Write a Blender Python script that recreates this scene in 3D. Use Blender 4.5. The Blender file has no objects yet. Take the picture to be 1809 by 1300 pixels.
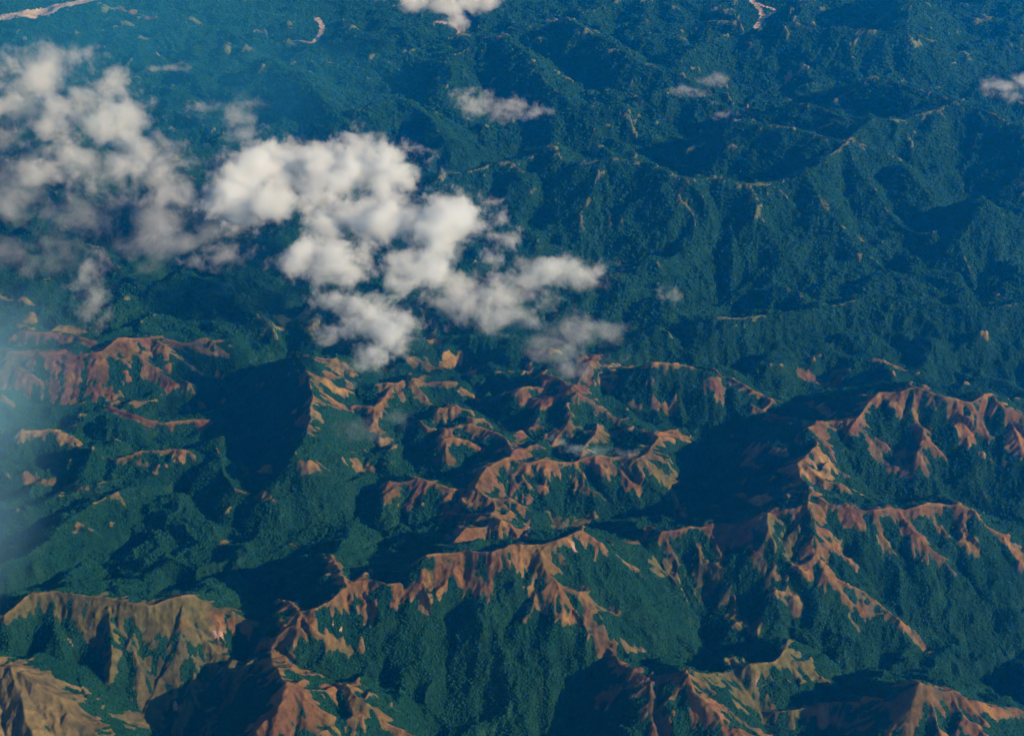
import bpy, bmesh, math, random
import numpy as np

S = bpy.context.scene
COL = S.collection
PI = math.pi
f32 = np.float32

# ------------------------------------------------------------------ camera
CAM_H = 5000.0
PITCH = math.radians(34.0)          # below the horizon
VFOV = math.radians(30.0)
TV = math.tan(VFOV / 2)
TH = TV * 1809 / 1300
cam_d = bpy.data.cameras.new('camera')
cam_d.sensor_width = 36
cam_d.lens = 18 / TH
cam_d.clip_start = 1.0
cam_d.clip_end = 200000
cam = bpy.data.objects.new('camera', cam_d)
COL.objects.link(cam)
cam.location = (0, 0, CAM_H)
cam.rotation_euler = (PI / 2 - PITCH, 0, 0)
S.camera = cam

# ------------------------------------------------------------------ light
SUN_FROM = np.array([.84, -.24, .40]); SUN_FROM /= np.linalg.norm(SUN_FROM)
SUN_EL = math.asin(SUN_FROM[2])
SUN_AZ = math.atan2(SUN_FROM[0], SUN_FROM[1])
wd = bpy.data.worlds.new('World'); S.world = wd; wd.use_nodes = True
nt = wd.node_tree; nt.nodes.clear()
wo = nt.nodes.new('ShaderNodeOutputWorld'); bg = nt.nodes.new('ShaderNodeBackground')
sky = nt.nodes.new('ShaderNodeTexSky'); sky.sky_type = 'NISHITA'; sky.sun_disc = False
sky.sun_elevation = SUN_EL; sky.sun_rotation = SUN_AZ; sky.altitude = 3000
bg.inputs['Strength'].default_value = 0.06
nt.links.new(sky.outputs[0], bg.inputs[0]); nt.links.new(bg.outputs[0], wo.inputs[0])
sl = bpy.data.lights.new('sun', 'SUN'); sl.energy = 5.0; sl.angle = math.radians(0.5); sl.color = (1.0, .97, .98)
so = bpy.data.objects.new('sun', sl); COL.objects.link(so)
from mathutils import Vector
so.rotation_euler = Vector(SUN_FROM).to_track_quat('Z', 'Y').to_euler()
so.location = (3000, -2000, 6000)

S.view_settings.view_transform = 'Standard'; S.view_settings.look = 'None'
S.view_settings.exposure = 0.36; S.view_settings.gamma = 1.0; S.view_settings.use_curve_mapping = False
S.render.engine = 'CYCLES'
S.cycles.max_bounces = 10; S.cycles.diffuse_bounces = 2; S.cycles.glossy_bounces = 1
S.cycles.volume_bounces = 8; S.cycles.transparent_max_bounces = 8
S.cycles.volume_step_rate = 1.0; S.cycles.volume_max_steps = 256
S.cycles.use_denoising = True
S.cycles.sample_clamp_indirect = 4.0
HAZE_DENSITY = 4.7e-5
HAZE_COLOR = (.002, .345, .98)
HAZE_G = 0.66

# ------------------------------------------------------------------ pixel of the photograph -> place on the land at height z
def ray(px, py):
    u = (px - 904.5) / 904.5 * TH; v = (650 - py) / 650 * TV
    c, s = math.cos(PITCH), math.sin(PITCH)
    return np.array([u, c + v * s, -s + v * c])
def at(px, py, z):
    d = ray(px, py); t = (z - CAM_H) / d[2]
    return d * t + np.array([0, 0, CAM_H])
def mpp(px, py, z):                  # metres per photograph pixel there
    t = (z - CAM_H) / ray(px, py)[2]
    return t * TH / 904.5

# ------------------------------------------------------------------ noise
_tab = np.random.RandomState(7).rand(1024).astype(f32) * 2 * PI
_gx, _gy = np.cos(_tab).astype(f32), np.sin(_tab).astype(f32)
def _hash(ix, iy, seed):
    h = ix.astype(np.uint32) * np.uint32(374761393) + iy.astype(np.uint32) * np.uint32(668265263) + np.uint32((seed * 1442695041) & 0xffffffff)
    h = (h ^ (h >> np.uint32(13))) * np.uint32(1274126177)
    return h ^ (h >> np.uint32(16))
def perlin(x, y, seed=0):
    xi = np.floor(x); yi = np.floor(y); fx = (x - xi).astype(f32); fy = (y - yi).astype(f32)
    ix = xi.astype(np.int32); iy = yi.astype(np.int32)
    u = fx * fx * fx * (fx * (fx * 6 - 15) + 10); v = fy * fy * fy * (fy * (fy * 6 - 15) + 10)
    def g(dx, dy):
        k = _hash(ix + dx, iy + dy, seed) & np.uint32(1023)
        return _gx[k] * (fx - dx) + _gy[k] * (fy - dy)
    a = g(0, 0); a += u * (g(1, 0) - a)
    b = g(0, 1); b += u * (g(1, 1) - b)
    return (a + v * (b - a)) * f32(1.5)
def fbm(x, y, seed, octv, gain=.5):
    r = 0; a = 1.0; f = 1.0
    for o in range(octv):
        r = r + a * perlin(x * f, y * f, seed + o); a *= gain; f *= 2.03
    return r
def sstep(a, b, x):
    t = np.clip((x - a) / (b - a), 0, 1); return t * t * (3 - 2 * t)
def gullies(x, y, dx, dy, seed):
    """stripes that run along the slope: height in -1..1 and its derivative"""
    xi = np.floor(x); yi = np.floor(y); fx = (x - xi).astype(f32); fy = (y - yi).astype(f32)
    ix = xi.astype(np.int32); iy = yi.astype(np.int32)
    H = np.zeros_like(fx); GX = np.zeros_like(fx); WT = np.zeros_like(fx) + f32(1e-4)
    for i in (-1, 0, 1):
        for j in (-1, 0, 1):
            h = _hash(ix + i, iy + j, seed)
            ox = (h & np.uint32(1023)).astype(f32) / 1023 * .5 + .25 + i
            oy = ((h >> np.uint32(10)) & np.uint32(1023)).astype(f32) / 1023 * .5 + .25 + j
            px = fx - ox; py = fy - oy
            w = np.maximum(0, 1 - (px * px + py * py) / f32(1.5625)); w *= w
            m = (px * dx + py * dy) * f32(2 * PI)
            H += np.cos(m) * w; GX -= np.sin(m) * w; WT += w
    return H / WT, GX / WT

# ------------------------------------------------------------------ ridges, spurs and patches read off the photograph
# colours of the open ground: 0 orange brown grass, 1 olive grass, 2 reddish burnt grass, 3 tan dry grass, 4 pale green field, 5 bare pale soil, 6 pink river gravel, 7 dark grass
GCOL = np.array([(.155, .078, .025), (.088, .075, .022), (.102, .047, .026), (.185, .118, .04), (.10, .14, .06),
                 (.27, .165, .12), (.44, .34, .28), (.075, .065, .03), (.085, .115, .042), (.125, .092, .036)], f32)
RID = []
def P(t): return [tuple(float(q) for q in p.split(',')) for p in t.split()]
def R(g, z0, z1, w0, w1, c, t, s=.92, fs=.45):
    RID.append(dict(g=g, z0=z0, z1=z1, w0=w0, w1=w1, c=c, p=P(t), s=s, fs=fs, ridge=True))
def G(g, z, w, c, t, fs=1.0, w1=None):
    RID.append(dict(g=g, z0=z, z1=z, w0=w, w1=w if w1 is None else w1, c=c, p=P(t), s=1, fs=fs, ridge=False))

# -- olive ridge, lower left
R('olive', 560, 640, 10, 60, 1, '-80,1090 10,1075 51,1047 89,1039')
R('olive', 640, 640, 100, 170, 1, '89,1039 147,1046 202,1054 240,1059 274,1060 302,1054 336,1048', fs=.12)
R('olive', 640, 430, 120, 20, 1, '336,1048 363,1056 391,1064 411,1073 445,1095')
R('olive', 560, 470, 90, 60, 0, '322,1099 346,1092 370,1095 398,1106 427,1118')
R('olive', 560, 380, 90, 50, 1, '346,1092 363,1123 387,1147 416,1166')
R('olive', 550, 150, 110, 40, 7, '339,1102 322,1133 308,1160 284,1191 267,1229 247,1270 236,1300')
R('olive', 630, 300, 70, 10, 1, '185,1062 192,1106 195,1154 188,1191', s=.9)
R('olive', 630, 300, 60, 10, 1, '144,1047 164,1092 182,1150', s=.9)
R('olive', 620, 330, 70, 20, 1, '240,1061 226,1123 243,1164', s=.9)
R('olive', 640, 150, 0, 0, 1, '89,1039 99,1106 116,1174 137,1243 171,1297')
R('olive', 640, 560, 90, 90, 1, '330,1050 322,1080 322,1099')
R('olive', 560, 300, 40, 25, 7, '300,1062 292,1110 280,1150 262,1190 250,1215')
R('olive', 540, 300, 35, 20, 7, '350,1100 352,1150 338,1200 322,1250 310,1300')
R('olive', 500, 300, 35, 20, 7, '410,1165 398,1200 380,1240 365,1290')
# -- lower left corner hill
R('corner', 760, 720, 260, 260, 9, '-90,1150 -30,1165 0,1167 20,1171 38,1184')
R('corner', 720, 420, 190, 90, 9, '38,1184 62,1205 79,1215 99,1222 116,1250 144,1270 178,1294 220,1330', fs=.2)
R('corner', 740, 500, 200, 120, 9, '20,1171 40,1230 60,1290 80,1340')
R('corner', 740, 540, 120, 120, 9, '-30,1165 -20,1230 -10,1300')
# -- orange chain, lower centre
R('chain', 560, 640, 25, 40, 0, '490,1051 514,1063 529,1073')
R('chain', 640, 700, 45, 70, 0, '529,1073 555,1070 583,1051 603,1030 620,1018')
R('chain', 700, 690, 80, 50, 0, '620,1018 651,1013 682,1028 710,1027 734,1018')
R('chain', 690, 790, 70, 60, 0, '734,1018 771,1003 788,986 799,967')
R('chain', 700, 640, 35, 20, 0, '610,1022 603,995 590,975')
R('chain', 640, 560, 45, 60, 0, '529,1073 524,1102 490,1119 475,1143')
R('chain', 560, 680, 60, 60, 0, '475,1143 500,1188 511,1205')
R('chain', 600, 400, 40, 25, 0, '524,1102 548,1106 576,1130 617,1154')
R('chain', 690, 480, 60, 30, 0, '640,1016 632,1040 645,1062 655,1078')
R('chain', 690, 500, 70, 20, 0, '615,1020 606,1050 590,1070')
R('chain', 550, 420, 60, 40, 0, '480,1143 510,1170 535,1205')
R('chain', 560, 150, 35, 20, 7, '475,1143 442,1164 428,1191 400,1220 370,1260 345,1300')
R('chain', 690, 520, 60, 20, 0, '734,1018 737,1037 747,1068')
R('chain', 760, 560, 80, 30, 0, '788,986 812,1003 826,1027 852,1046')
R('chain', 760, 700, 45, 25, 0, '788,986 765,976 751,977')
# -- lower centre peak
R('lowpeak', 680, 600, 70, 50, 0, '511,1205 535,1219 589,1215 600,1210 614,1208')
R('lowpeak', 600, 560, 45, 40, 0, '614,1208 627,1232 638,1238 650,1222')
R('lowpeak', 560, 420, 40, 70, 0, '650,1222 662,1239 672,1265 690,1275 713,1284 745,1302')
R('lowpeak', 680, 470, 90, 90, 0, '511,1205 497,1243 490,1263 456,1284 435,1305')
R('lowpeak', 660, 480, 80, 60, 0, '520,1212 535,1245 540,1275')
# -- crest with the orange fan
R('fan', 790, 800, 50, 60, 0, '751,977 764,974 799,967 819,963 843,972')
R('fan', 800, 840, 60, 90, 0, '843,972 871,974 895,967 919,955 956,950')
R('fan', 840, 780, 60, 40, 0, '956,950 997,950 1015,943 1032,941 1057,953')
R('fan', 790, 620, 40, 20, 0, '833,972 840,999 850,1027', s=.95)
R('fan', 790, 640, 40, 15, 0, '871,974 866,1000 864,1020', s=.95)
R('fan', 840, 560, 90, 45, 0, '956,951 960,982 970,1006 994,1027 1021,1044 1047,1061')
R('fan', 720, 470, 60, 35, 0, '980,1016 1000,1045 1008,1061 1015,1092')
R('fan', 780, 470, 60, 12, 0, '958,985 955,1020 943,1051 922,1085')
R('fan', 720, 500, 50, 15, 0, '970,1008 972,1040 966,1080')
R('fan', 800, 690, 45, 20, 0, '975,952 985,975 995,990')
R('fan', 780, 690, 35, 10, 5, '1012,945 1015,970 1018,985')
R('fan', 470, 560, 35, 30, 2, '1015,1092 1039,1119 1069,1136 1090,1154 1093,1171')
R('fan', 560, 620, 30, 30, 2, '1093,1171 1121,1181 1147,1193 1153,1198 1176,1191 1203,1193 1218,1179')
R('fan', 500, 420, 25, 20, 0, '1028,1105 1055,1110 1080,1116')
R('fan', 600, 330, 40, 40, 2, '1153,1198 1152,1230 1148,1260 1160,1300', s=.9)
G('fan', 380, 28, 2, '1066,1225 1076,1228')
G('fan', 430, 22, 3, '1108,1140 1125,1146')
# -- lower right, horn ridge
R('horn', 680, 560, 45, 45, 1, '1218,1179 1240,1179 1261,1179 1282,1172 1312,1167')
R('horn', 560, 560, 45, 50, 1, '1312,1167 1340,1164 1367,1161 1386,1138')
R('horn', 560, 300, 45, 15, 1, '1386,1138 1401,1152 1425,1159 1446,1174 1467,1193')
R('horn', 680, 430, 65, 60, 0, '1218,1179 1234,1212 1254,1243 1271,1270 1295,1287 1323,1300 1350,1315')
R('horn', 520, 380, 45, 20, 0, '1262,1255 1295,1262 1326,1280 1360,1291')
R('horn', 600, 500, 35, 15, 0, '1240,1215 1270,1232 1290,1240')
R('horn', 540, 420, 30, 10, 1, '1386,1150 1405,1175 1420,1195')
# -- lower right, brown hill
R('brown', 420, 470, 40, 35, 1, '1309,1246 1330,1238 1350,1250 1381,1251 1422,1244 1436,1246')
R('brown', 470, 520, 45, 60, 0, '1436,1246 1453,1236 1480,1238 1497,1243 1518,1239')
R('brown', 520, 680, 80, 120, 0, '1518,1239 1549,1232 1583,1234 1600,1219 1624,1205', fs=.1)
R('brown', 680, 620, 120, 90, 0, '1624,1205 1652,1208 1682,1212 1703,1226', fs=.1)
R('brown', 620, 470, 60, 12, 0, '1703,1226 1724,1232 1758,1239 1789,1246 1830,1262')
R('brown', 560, 330, 60, 40, 0, '1583,1234 1611,1270 1641,1298')
R('brown', 660, 380, 70, 40, 0, '1634,1208 1652,1243 1668,1294')
R('brown', 640, 320, 70, 30, 0, '1682,1212 1703,1263 1724,1277 1744,1300')
R('brown', 600, 420, 50, 20, 0, '1703,1226 1737,1270')
R('brown', 490, 330, 40, 25, 0, '1453,1238 1476,1270 1497,1287')
# -- saddle between fan and streaked peak
R('streak', 720, 640, 8, 14, 2, '1057,953 1083,955 1093,948 1114,951 1135,941 1162,929')
R('streak', 640, 660, 22, 28, 2, '1162,929 1220,925 1292,920')
R('streak', 660, 790, 28, 60, 2, '1292,920 1345,903 1395,893 1429,880')
R('streak', 740, 600, 25, 15, 3, '1083,955 1093,982 1114,996 1135,1010')
R('streak', 640, 500, 25, 12, 2, '1162,929 1183,958 1200,986')
R('streak', 640, 520, 34, 12, 3, '1220,925 1233,962 1240,980')
R('streak', 650, 500, 28, 12, 2, '1262,922 1270,955 1277,985')
R('streak', 660, 430, 50, 12, 2, '1292,920 1319,965 1340,999 1357,1034 1371,1068 1408,1099')
R('streak', 620, 500, 35, 10, 3, '1347,989 1365,1000 1388,1020')
R('streak', 560, 470, 30, 10, 3, '1377,1037 1395,1042 1415,1061')
R('streak', 800, 560, 80, 45, 0, '1429,880 1436,910 1443,938 1444,975 1463,1016')
R('streak', 560, 330, 45, 8, 0, '1463,1016 1487,1061 1518,1075 1556,1092 1573,1102 1607,1123 1641,1154')
R('streak', 680, 540, 40, 12, 0, '1444,955 1484,965 1508,992')
R('streak', 600, 400, 30, 8, 0, '1468,1010 1484,1023 1518,1041 1549,1061 1587,1092')
R('streak', 760, 600, 45, 25, 1, '1429,900 1408,925 1388,948 1395,962')
R('streak', 770, 640, 35, 12, 1, '1355,903 1358,930 1372,952')
R('streak', 480, 400, 30, 15, 0, '1487,1061 1498,1080 1515,1105')
G('streak', 440, 60, 1, '1240,1027 1271,1027 1302,1061 1333,1100', w1=25)
G('patch', 480, 40, 1, '1160,1003 1178,1005 1190,1018')
# -- right spurs
R('rspur', 790, 730, 45, 35, 0, '1429,870 1484,891 1532,897 1569,894 1597,891')
R('rspur', 730, 690, 55, 60, 0, '1597,891 1648,884 1682,885 1710,894 1730,905')
R('rspur', 730, 420, 50, 25, 0, '1590,895 1614,931 1638,955 1669,979 1689,1003')
R('rspur', 730, 480, 45, 15, 0, '1532,898 1539,903 1556,938 1576,963')
R('rspur', 690, 450, 55, 20, 0, '1682,888 1703,945 1734,972')
R('rspur', 690, 480, 40, 20, 0, '1703,897 1744,924 1785,941')
R('rspur', 700, 560, 50, 15, 0, '1640,887 1660,920 1672,940')
R('rspur', 480, 480, 35, 40, 0, '1768,965 1809,963 1860,962')
R('rspur', 470, 330, 30, 20, 0, '1799,965 1799,982 1796,1013')
R('rspur', 450, 230, 0, 0, 0, '1689,1003 1720,1050 1750,1110 1770,1170')
# -- right ridge
R('rridge', 640, 780, 60, 60, 0, '1473,736 1518,733 1532,706 1552,690 1587,688 1604,680 1617,676')
R('rridge', 780, 740, 50, 60, 0, '1617,676 1638,685 1669,695 1700,700 1717,702 1737,695 1751,692')
R('rridge', 740, 700, 50, 70, 0, '1751,692 1772,714 1809,721 1860,730')
R('rridge', 770, 480, 70, 30, 0, '1614,680 1610,719 1631,747 1638,771 1665,788')
R('rridge', 740, 520, 65, 30, 0, '1678,698 1689,726 1710,754 1713,771')
R('rridge', 740, 520, 50, 20, 2, '1737,697 1734,740 1751,764')
R('rridge', 720, 470, 60, 30, 0, '1778,716 1799,760 1806,788')
R('rridge', 700, 560, 60, 20, 0, '1552,690 1569,716 1583,736')
R('rridge', 640, 390, 45, 12, 2, '1473,736 1508,760 1532,784 1549,812 1597,839')
R('rridge', 650, 400, 25, 12, 2, '1515,740 1525,754 1566,784 1600,802 1641,832')
R('rridge', 640, 720, 30, 40, 2, '1473,736 1436,747 1429,750')
R('rridge', 700, 640, 55, 60, 0, '1429,750 1443,774 1432,791 1408,822')
R('rridge', 640, 790, 55, 50, 0, '1408,822 1425,850 1429,870')
R('rridge', 690, 560, 45, 20, 0, '1436,754 1460,774 1473,805')
R('rridge', 650, 480, 55, 15, 3, '1428,803 1473,815 1497,832')
R('rridge', 640, 470, 60, 10, 3, '1415,835 1460,843 1500,862 1548,880')
R('rridge', 640, 600, 55, 30, 3, '1420,820 1450,835 1490,850')
R('rridge', 630, 560, 30, 15, 2, '1425,760 1412,780 1408,790')
G('rridge', 480, 22, 3, '1575,790 1600,800')
G('rridge', 430, 25, 2, '1570,835 1600,842')
G('rridge', 430, 25, 2, '1625,822 1640,832')
# -- small ridge left of it
R('nose', 420, 430, 15, 25, 0, '1258,644 1275,656 1286,660 1306,672 1326,684')
R('nose', 430, 400, 35, 40, 0, '1326,684 1345,690 1360,705 1350,715')
R('nose', 400, 380, 25, 25, 2, '1326,706 1374,733 1398,737')
G('patch', 400, 32, 2, '1252,686 1272,690')
G('nose', 420, 12, 3, '1425,712 1446,726 1470,732')
G('patch', 360, 34, 0, '1462,660 1485,655')
G('patch', 340, 16, 3, '1550,634 1575,642 1600,649')
G('patch', 340, 12, 3, '1428,628 1445,623')
G('patch', 380, 20, 0, '1440,672 1475,685')
G('patch', 400, 14, 0, '1530,684 1560,680')
G('patch', 360, 16, 0, '1408,654 1443,668')
G('patch', 300, 26, 3, '1320,800 1335,806'); G('patch', 300, 18, 3, '1315,818 1345,820'); G('patch', 300, 16, 3, '1370,798 1390,803')
G('patch', 300, 18, 3, '1310,873 1350,893'); G('patch', 320, 24, 3, '1190,880 1205,905'); G('patch', 320, 18, 2, '1240,890 1262,893')
# -- centre, cross-shaped ridge
R('cross', 420, 470, 60, 45, 0, '806,747 854,750 878,760 895,774 902,793')
R('cross', 470, 500, 70, 60, 2, '902,793 898,805')
R('cross', 480, 430, 35, 20, 0, '902,795 932,784 950,783')
R('cross', 500, 480, 60, 60, 0, '898,805 929,808 970,808 1011,808')
R('cross', 480, 470, 50, 60, 0, '1011,808 1028,802 1080,802 1097,798 1131,805')
R('cross', 470, 430, 55, 45, 3, '1131,802 1152,784 1165,767 1150,757 1135,754', fs=.9)
R('cross', 440, 360, 50, 25, 0, '1165,764 1183,757 1200,781')
R('cross', 470, 400, 30, 35, 3, '1022,800 1039,774 1056,754 1056,740', fs=1)
R('cross', 440, 360, 40, 25, 1, '1039,776 1065,768 1097,766', fs=.9)
R('cross', 500, 470, 90, 70, 0, '898,805 860,828 840,858', fs=1)
R('cross', 450, 430, 50, 45, 0, '840,858 792,856 761,850 737,846 689,850')
R('cross', 430, 330, 40, 20, 0, '745,850 727,874 710,890')
R('cross', 430, 330, 40, 15, 0, '700,852 692,870 688,885')
R('cross', 470, 400, 70, 60, 0, '840,858 860,877 898,880 926,891')
R('cross', 480, 340, 60, 40, 2, '902,815 912,843 929,863')
R('cross', 460, 360, 35, 20, 0, '925,830 936,839 960,853')
R('cross', 460, 280, 40, 10, 3, '990,810 1008,832 1032,860 1073,882')
R('cross', 470, 320, 50, 20, 3, '1021,806 1035,843 1052,863')
R('cross', 470, 320, 70, 40, 0, '1080,803 1095,822 1110,843')
R('cross', 460, 260, 70, 30, 1, '1120,806 1160,830 1195,845')
R('cross', 440, 380, 40, 15, 0, '785,771 819,774 847,784')
R('cross', 420, 430, 40, 30, 0, '785,752 806,747')
R('cross', 400, 380, 30, 15, 0, '744,736 754,750 768,753')
R('cross', 400, 380, 35, 25, 0, '775,715 800,718 830,722')
R('cross', 400, 380, 28, 15, 0, '830,735 850,732 862,742')
G('cross', 420, 25, 3, '890,745 898,760'); G('cross', 420, 20, 2, '910,780 925,765 950,755')
G('patch', 360, 18, 3, '770,738 800,735'); G('patch', 340, 15, 0, '770,815 800,818'); G('patch', 340, 12, 3, '780,800 795,806')
R('block', 400, 520, 70, 70, 0, '870,880 875,905 884,921', fs=1)
R('block', 520, 480, 60, 45, 0, '799,955 823,931 840,931 860,924 884,921 905,930 919,945', fs=.8)
R('block', 480, 400, 50, 30, 2, '870,900 835,905 785,905', fs=1)
G('patch', 420, 40, 1, '985,930 1005,932 1030,925 1052,915', w1=12)
# -- centre, northern peak
R('north', 520, 400, 50, 35, 2, '1004,680 956,702 922,706 891,695')
R('north', 440, 420, 25, 20, 0, '915,687 945,682 970,685')
R('north', 520, 330, 55, 25, 2, '1015,685 1045,695 1073,716 1104,736')
R('north', 480, 360, 35, 40, 3, '998,706 1008,723 998,747 980,771', fs=1)
R('north', 400, 330, 30, 15, 1, '1006,735 1024,757')
R('north', 520, 420, 60, 50, 2, '1011,675 1035,658 1045,640', fs=1)
R('north', 440, 400, 30, 30, 1, '1045,634 1066,637 1080,645', fs=1)
R('north', 500, 470, 45, 60, 2, '1004,678 985,663 960,657', fs=1)
G('north', 400, 15, 3, '1055,648 1090,647 1118,650'); G('north', 400, 15, 3, '1066,665 1087,675'); G('north', 380, 18, 3, '1062,680 1080,692')
G('patch', 330, 22, 3, '1155,727 1180,735'); G('patch', 330, 10, 3, '1112,718 1128,727')
G('patch', 320, 10, 3, '878,655 905,656'); G('patch', 320, 8, 3, '935,653 960,657'); G('patch', 320, 14, 0, '815,697 865,699')
# -- centre left ridges
R('midw', 440, 400, 35, 30, 0, '665,671 703,675 730,661 747,656')
R('midw', 440, 330, 35, 15, 0, '730,661 761,666 795,676')
R('midw', 420, 330, 35, 15, 0, '690,676 705,690 716,700')
R('midw', 430, 340, 35, 20, 0, '735,668 748,685 757,700')
R('midw', 400, 420, 35, 30, 0, '570,735 600,712 631,706 658,712 679,702 686,690 703,675')
R('midw', 400, 340, 35, 15, 0, '655,714 658,747 672,757')
R('midw', 400, 330, 40, 25, 0, '610,712 590,735 562,754')
R('midw', 400, 380, 40, 30, 3, '531,654 562,644 596,647', fs=1)
R('midw', 390, 380, 28, 25, 3, '555,625 580,632 613,644', fs=1)
G('midw', 380, 30, 3, '535,668 570,664 590,662'); G('midw', 380, 26, 3, '562,671 575,690 583,706'); G('midw', 380, 22, 3, '576,678 600,688 618,685')
G('midw', 380, 25, 3, '550,695 570,700')
G('patch', 380, 22, 2, '530,742 545,752'); G('patch', 300, 30, 1, '735,636 755,645'); G('patch', 280, 30, 3, '785,645 808,642'); G('patch', 280, 24, 3, '760,603 775,607')
G('patch', 330, 20, 3, '672,795 682,785'); G('patch', 330, 14, 2, '525,820 540,815'); G('patch', 330, 18, 3, '632,830 650,822 660,830', w1=8)
G('patch', 330, 18, 2, '565,820 580,826'); G('patch', 330, 10, 2, '535,830 560,835'); G('patch', 300, 12, 3, '830,650 836,660')
R('shade_ridge', 560, 560, 0, 0, 0, '520,618 545,645 556,690 548,740 522,795', s=.95)  # forest ridges added for the dark shade they cast to their left
R('shade_ridge', 470, 470, 0, 0, 0, '1150,640 1200,640 1250,650')
# -- left burnt hill
R('burnt', 420, 480, 120, 100, 2, '-60,600 20,617 69,617 120,620 171,617 206,599', fs=.8)
R('burnt', 480, 430, 80, 60, 2, '206,599 240,593 264,589 291,604')
R('burnt', 430, 360, 30, 40, 3, '264,587 298,593 319,599 360,593 384,599', fs=1)
R('burnt', 360, 260, 30, 12, 3, '319,599 345,612 380,628')
R('burnt', 380, 280, 25, 10, 3, '375,597 390,610 397,618')
R('burnt', 470, 260, 90, 50, 2, '206,601 240,627 274,651 308,678')
R('burnt', 400, 270, 30, 12, 3, '250,618 291,623 326,637 350,654')
R('burnt', 460, 260, 35, 25, 3, '69,619 103,644 137,671 161,692')
R('burnt', 440, 330, 130, 100, 2, '100,622 150,650 180,665', fs=.9)
R('burnt', 440, 300, 110, 80, 2, '17,630 69,671 137,699 192,706')
R('burnt', 300, 250, 40, 30, 2, '192,706 219,719 254,736 295,743 360,740')
G('burnt', 270, 22, 3, '205,705 240,710 270,703', w1=14); G('burnt', 270, 18, 3, '185,680 205,690 217,697', w1=6)
G('burnt', 260, 20, 1, '55,685 72,700')
R('burnt', 420, 380, 50, 25, 2, '40,580 90,585 130,590 165,605', fs=.9)
G('tip', 400, 34, 3, '99,581 130,580 151,580', w1=15)
G('tip', 380, 26, 3, '40,570 55,563')
G('tip', 330, 14, 3, '-20,515 0,521 30,526 55,534')
G('tip', 280, 22, 3, '-20,705 0,706 25,722', w1=10); G('tip', 280, 20, 3, '-20,670 8,680')
R('slab', 330, 300, 26, 32, 3, '41,755 86,757 127,767', fs=.6)
R('star', 330, 360, 16, 24, 1, '185,803 205,808 219,802 243,795')
R('star', 360, 370, 0, 35, 0, '243,795 271,795 300,790 336,791', fs=.5)
G('patch', 320, 12, 3, '240,822 258,824 268,835'); G('patch', 330, 16, 3, '45,858 80,855 103,848'); G('patch', 330, 12, 1, '115,855 145,860')
G('patch', 340, 20, 3, '322,872 335,868'); G('patch', 360, 16, 1, '435,832 460,836 487,829'); G('patch', 340, 16, 1, '205,865 218,875')
G('patch', 360, 12, 1, '456,867 470,874 483,880'); G('patch', 300, 14, 3, '375,657 388,661'); G('patch', 260, 16, 3, '330,717 360,720')
G('patch', 430, 8, 3, '133,945 148,932'); G('patch', 470, 9, 3, '395,955 403,946'); G('patch', 470, 5, 3, '515,960 527,966')
# -- forest ridges, lower left
R('f', 420, 300, 0, 0, 0, '160,780 150,830 90,880 40,905 -40,930')
R('f', 430, 380, 0, 0, 0, '-40,1010 20,985 75,955 130,905 190,868 240,850')
R('f', 480, 400, 0, 0, 0, '85,1040 130,1000 210,950 245,910 290,870')
R('f', 530, 380, 0, 0, 0, '200,1055 270,1010 320,970 345,925 360,880')
R('f', 560, 420, 0, 0, 0, '340,1050 390,1020 440,985 480,945 490,905 480,880')
R('f', 400, 380, 0, 0, 0, '380,780 395,830 420,860 470,870')
R('f', 420, 380, 0, 0, 0, '480,880 560,870 640,835')
R('f', 560, 420, 0, 0, 0, '590,975 620,930 650,890 688,870')
R('f', 540, 400, 0, 0, 0, '799,955 720,930 690,900')
# -- forest hills, lower centre
R('f', 640, 380, 0, 0, 0, '682,1030 700,1080 760,1120 800,1160')
R('f', 660, 430, 0, 0, 0, '747,1068 800,1090 860,1120 900,1150')
R('f', 300, 480, 0, 0, 0, '690,1310 740,1250 800,1205 850,1185 900,1175')
R('f', 480, 250, 0, 0, 0, '850,1185 920,1200 950,1240 960,1300')
R('f', 600, 300, 0, 0, 0, '1135,1010 1150,1050 1180,1110 1200,1150')
R('f', 560, 300, 0, 0, 0, '1200,986 1230,1040 1290,1110 1330,1140')
R('f', 500, 250, 0, 0, 0, '1360,1050 1420,1120 1480,1170 1520,1210')
R('f', 420, 230, 0, 0, 0, '1587,1092 1640,1110 1690,1170 1700,1200')
R('f', 420, 260, 0, 0, 0, '1713,771 1740,830 1760,880')
R('f', 380, 300, 0, 0, 0, '1110,843 1150,870 1200,860 1210,830')
R('f', 400, 260, 0, 0, 0, '1796,1013 1800,1080 1820,1150')
R('f', 440, 320, 0, 0, 0, '540,1130 580,1165 640,1180')
# -- far forest mountains
R('far', 560, 700, 6, 14, 8, '969,255 994,280 1039,282 1064,275')
R('far', 700, 720, 12, 10, 8, '1064,275 1119,280 1144,285 1184,305', fs=1)
R('far', 720, 660, 22, 14, 8, '1184,305 1229,312 1254,307 1329,325')
R('far', 660, 620, 16, 10, 8, '1329,325 1364,320 1410,315')
R('far', 710, 560, 12, 8, 8, '1119,280 1124,260 1134,235 1119,210 1104,185', fs=1)
R('far', 700, 380, 22, 12, 8, '1064,278 1054,310 1034,350 1024,380 1030,405')
R('far', 690, 360, 24, 10, 8, '1189,308 1204,350 1224,370 1222,415')
R('far', 660, 380, 22, 12, 8, '1329,327 1334,370 1354,395')
R('far', 640, 430, 14, 6, 8, '1364,321 1380,335 1396,347')
R('far', 600, 450, 6, 10, 8, '1260,310 1275,335'); R('far', 450, 330, 14, 16, 8, '1064,355 1075,375 1080,390')
R('far', 480, 560, 14, 14, 8, '760,305 775,300 800,303 835,298 870,283 905,285 925,300')
R('far', 540, 340, 18, 12, 8, '775,302 795,320 812,340 825,350')
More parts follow.
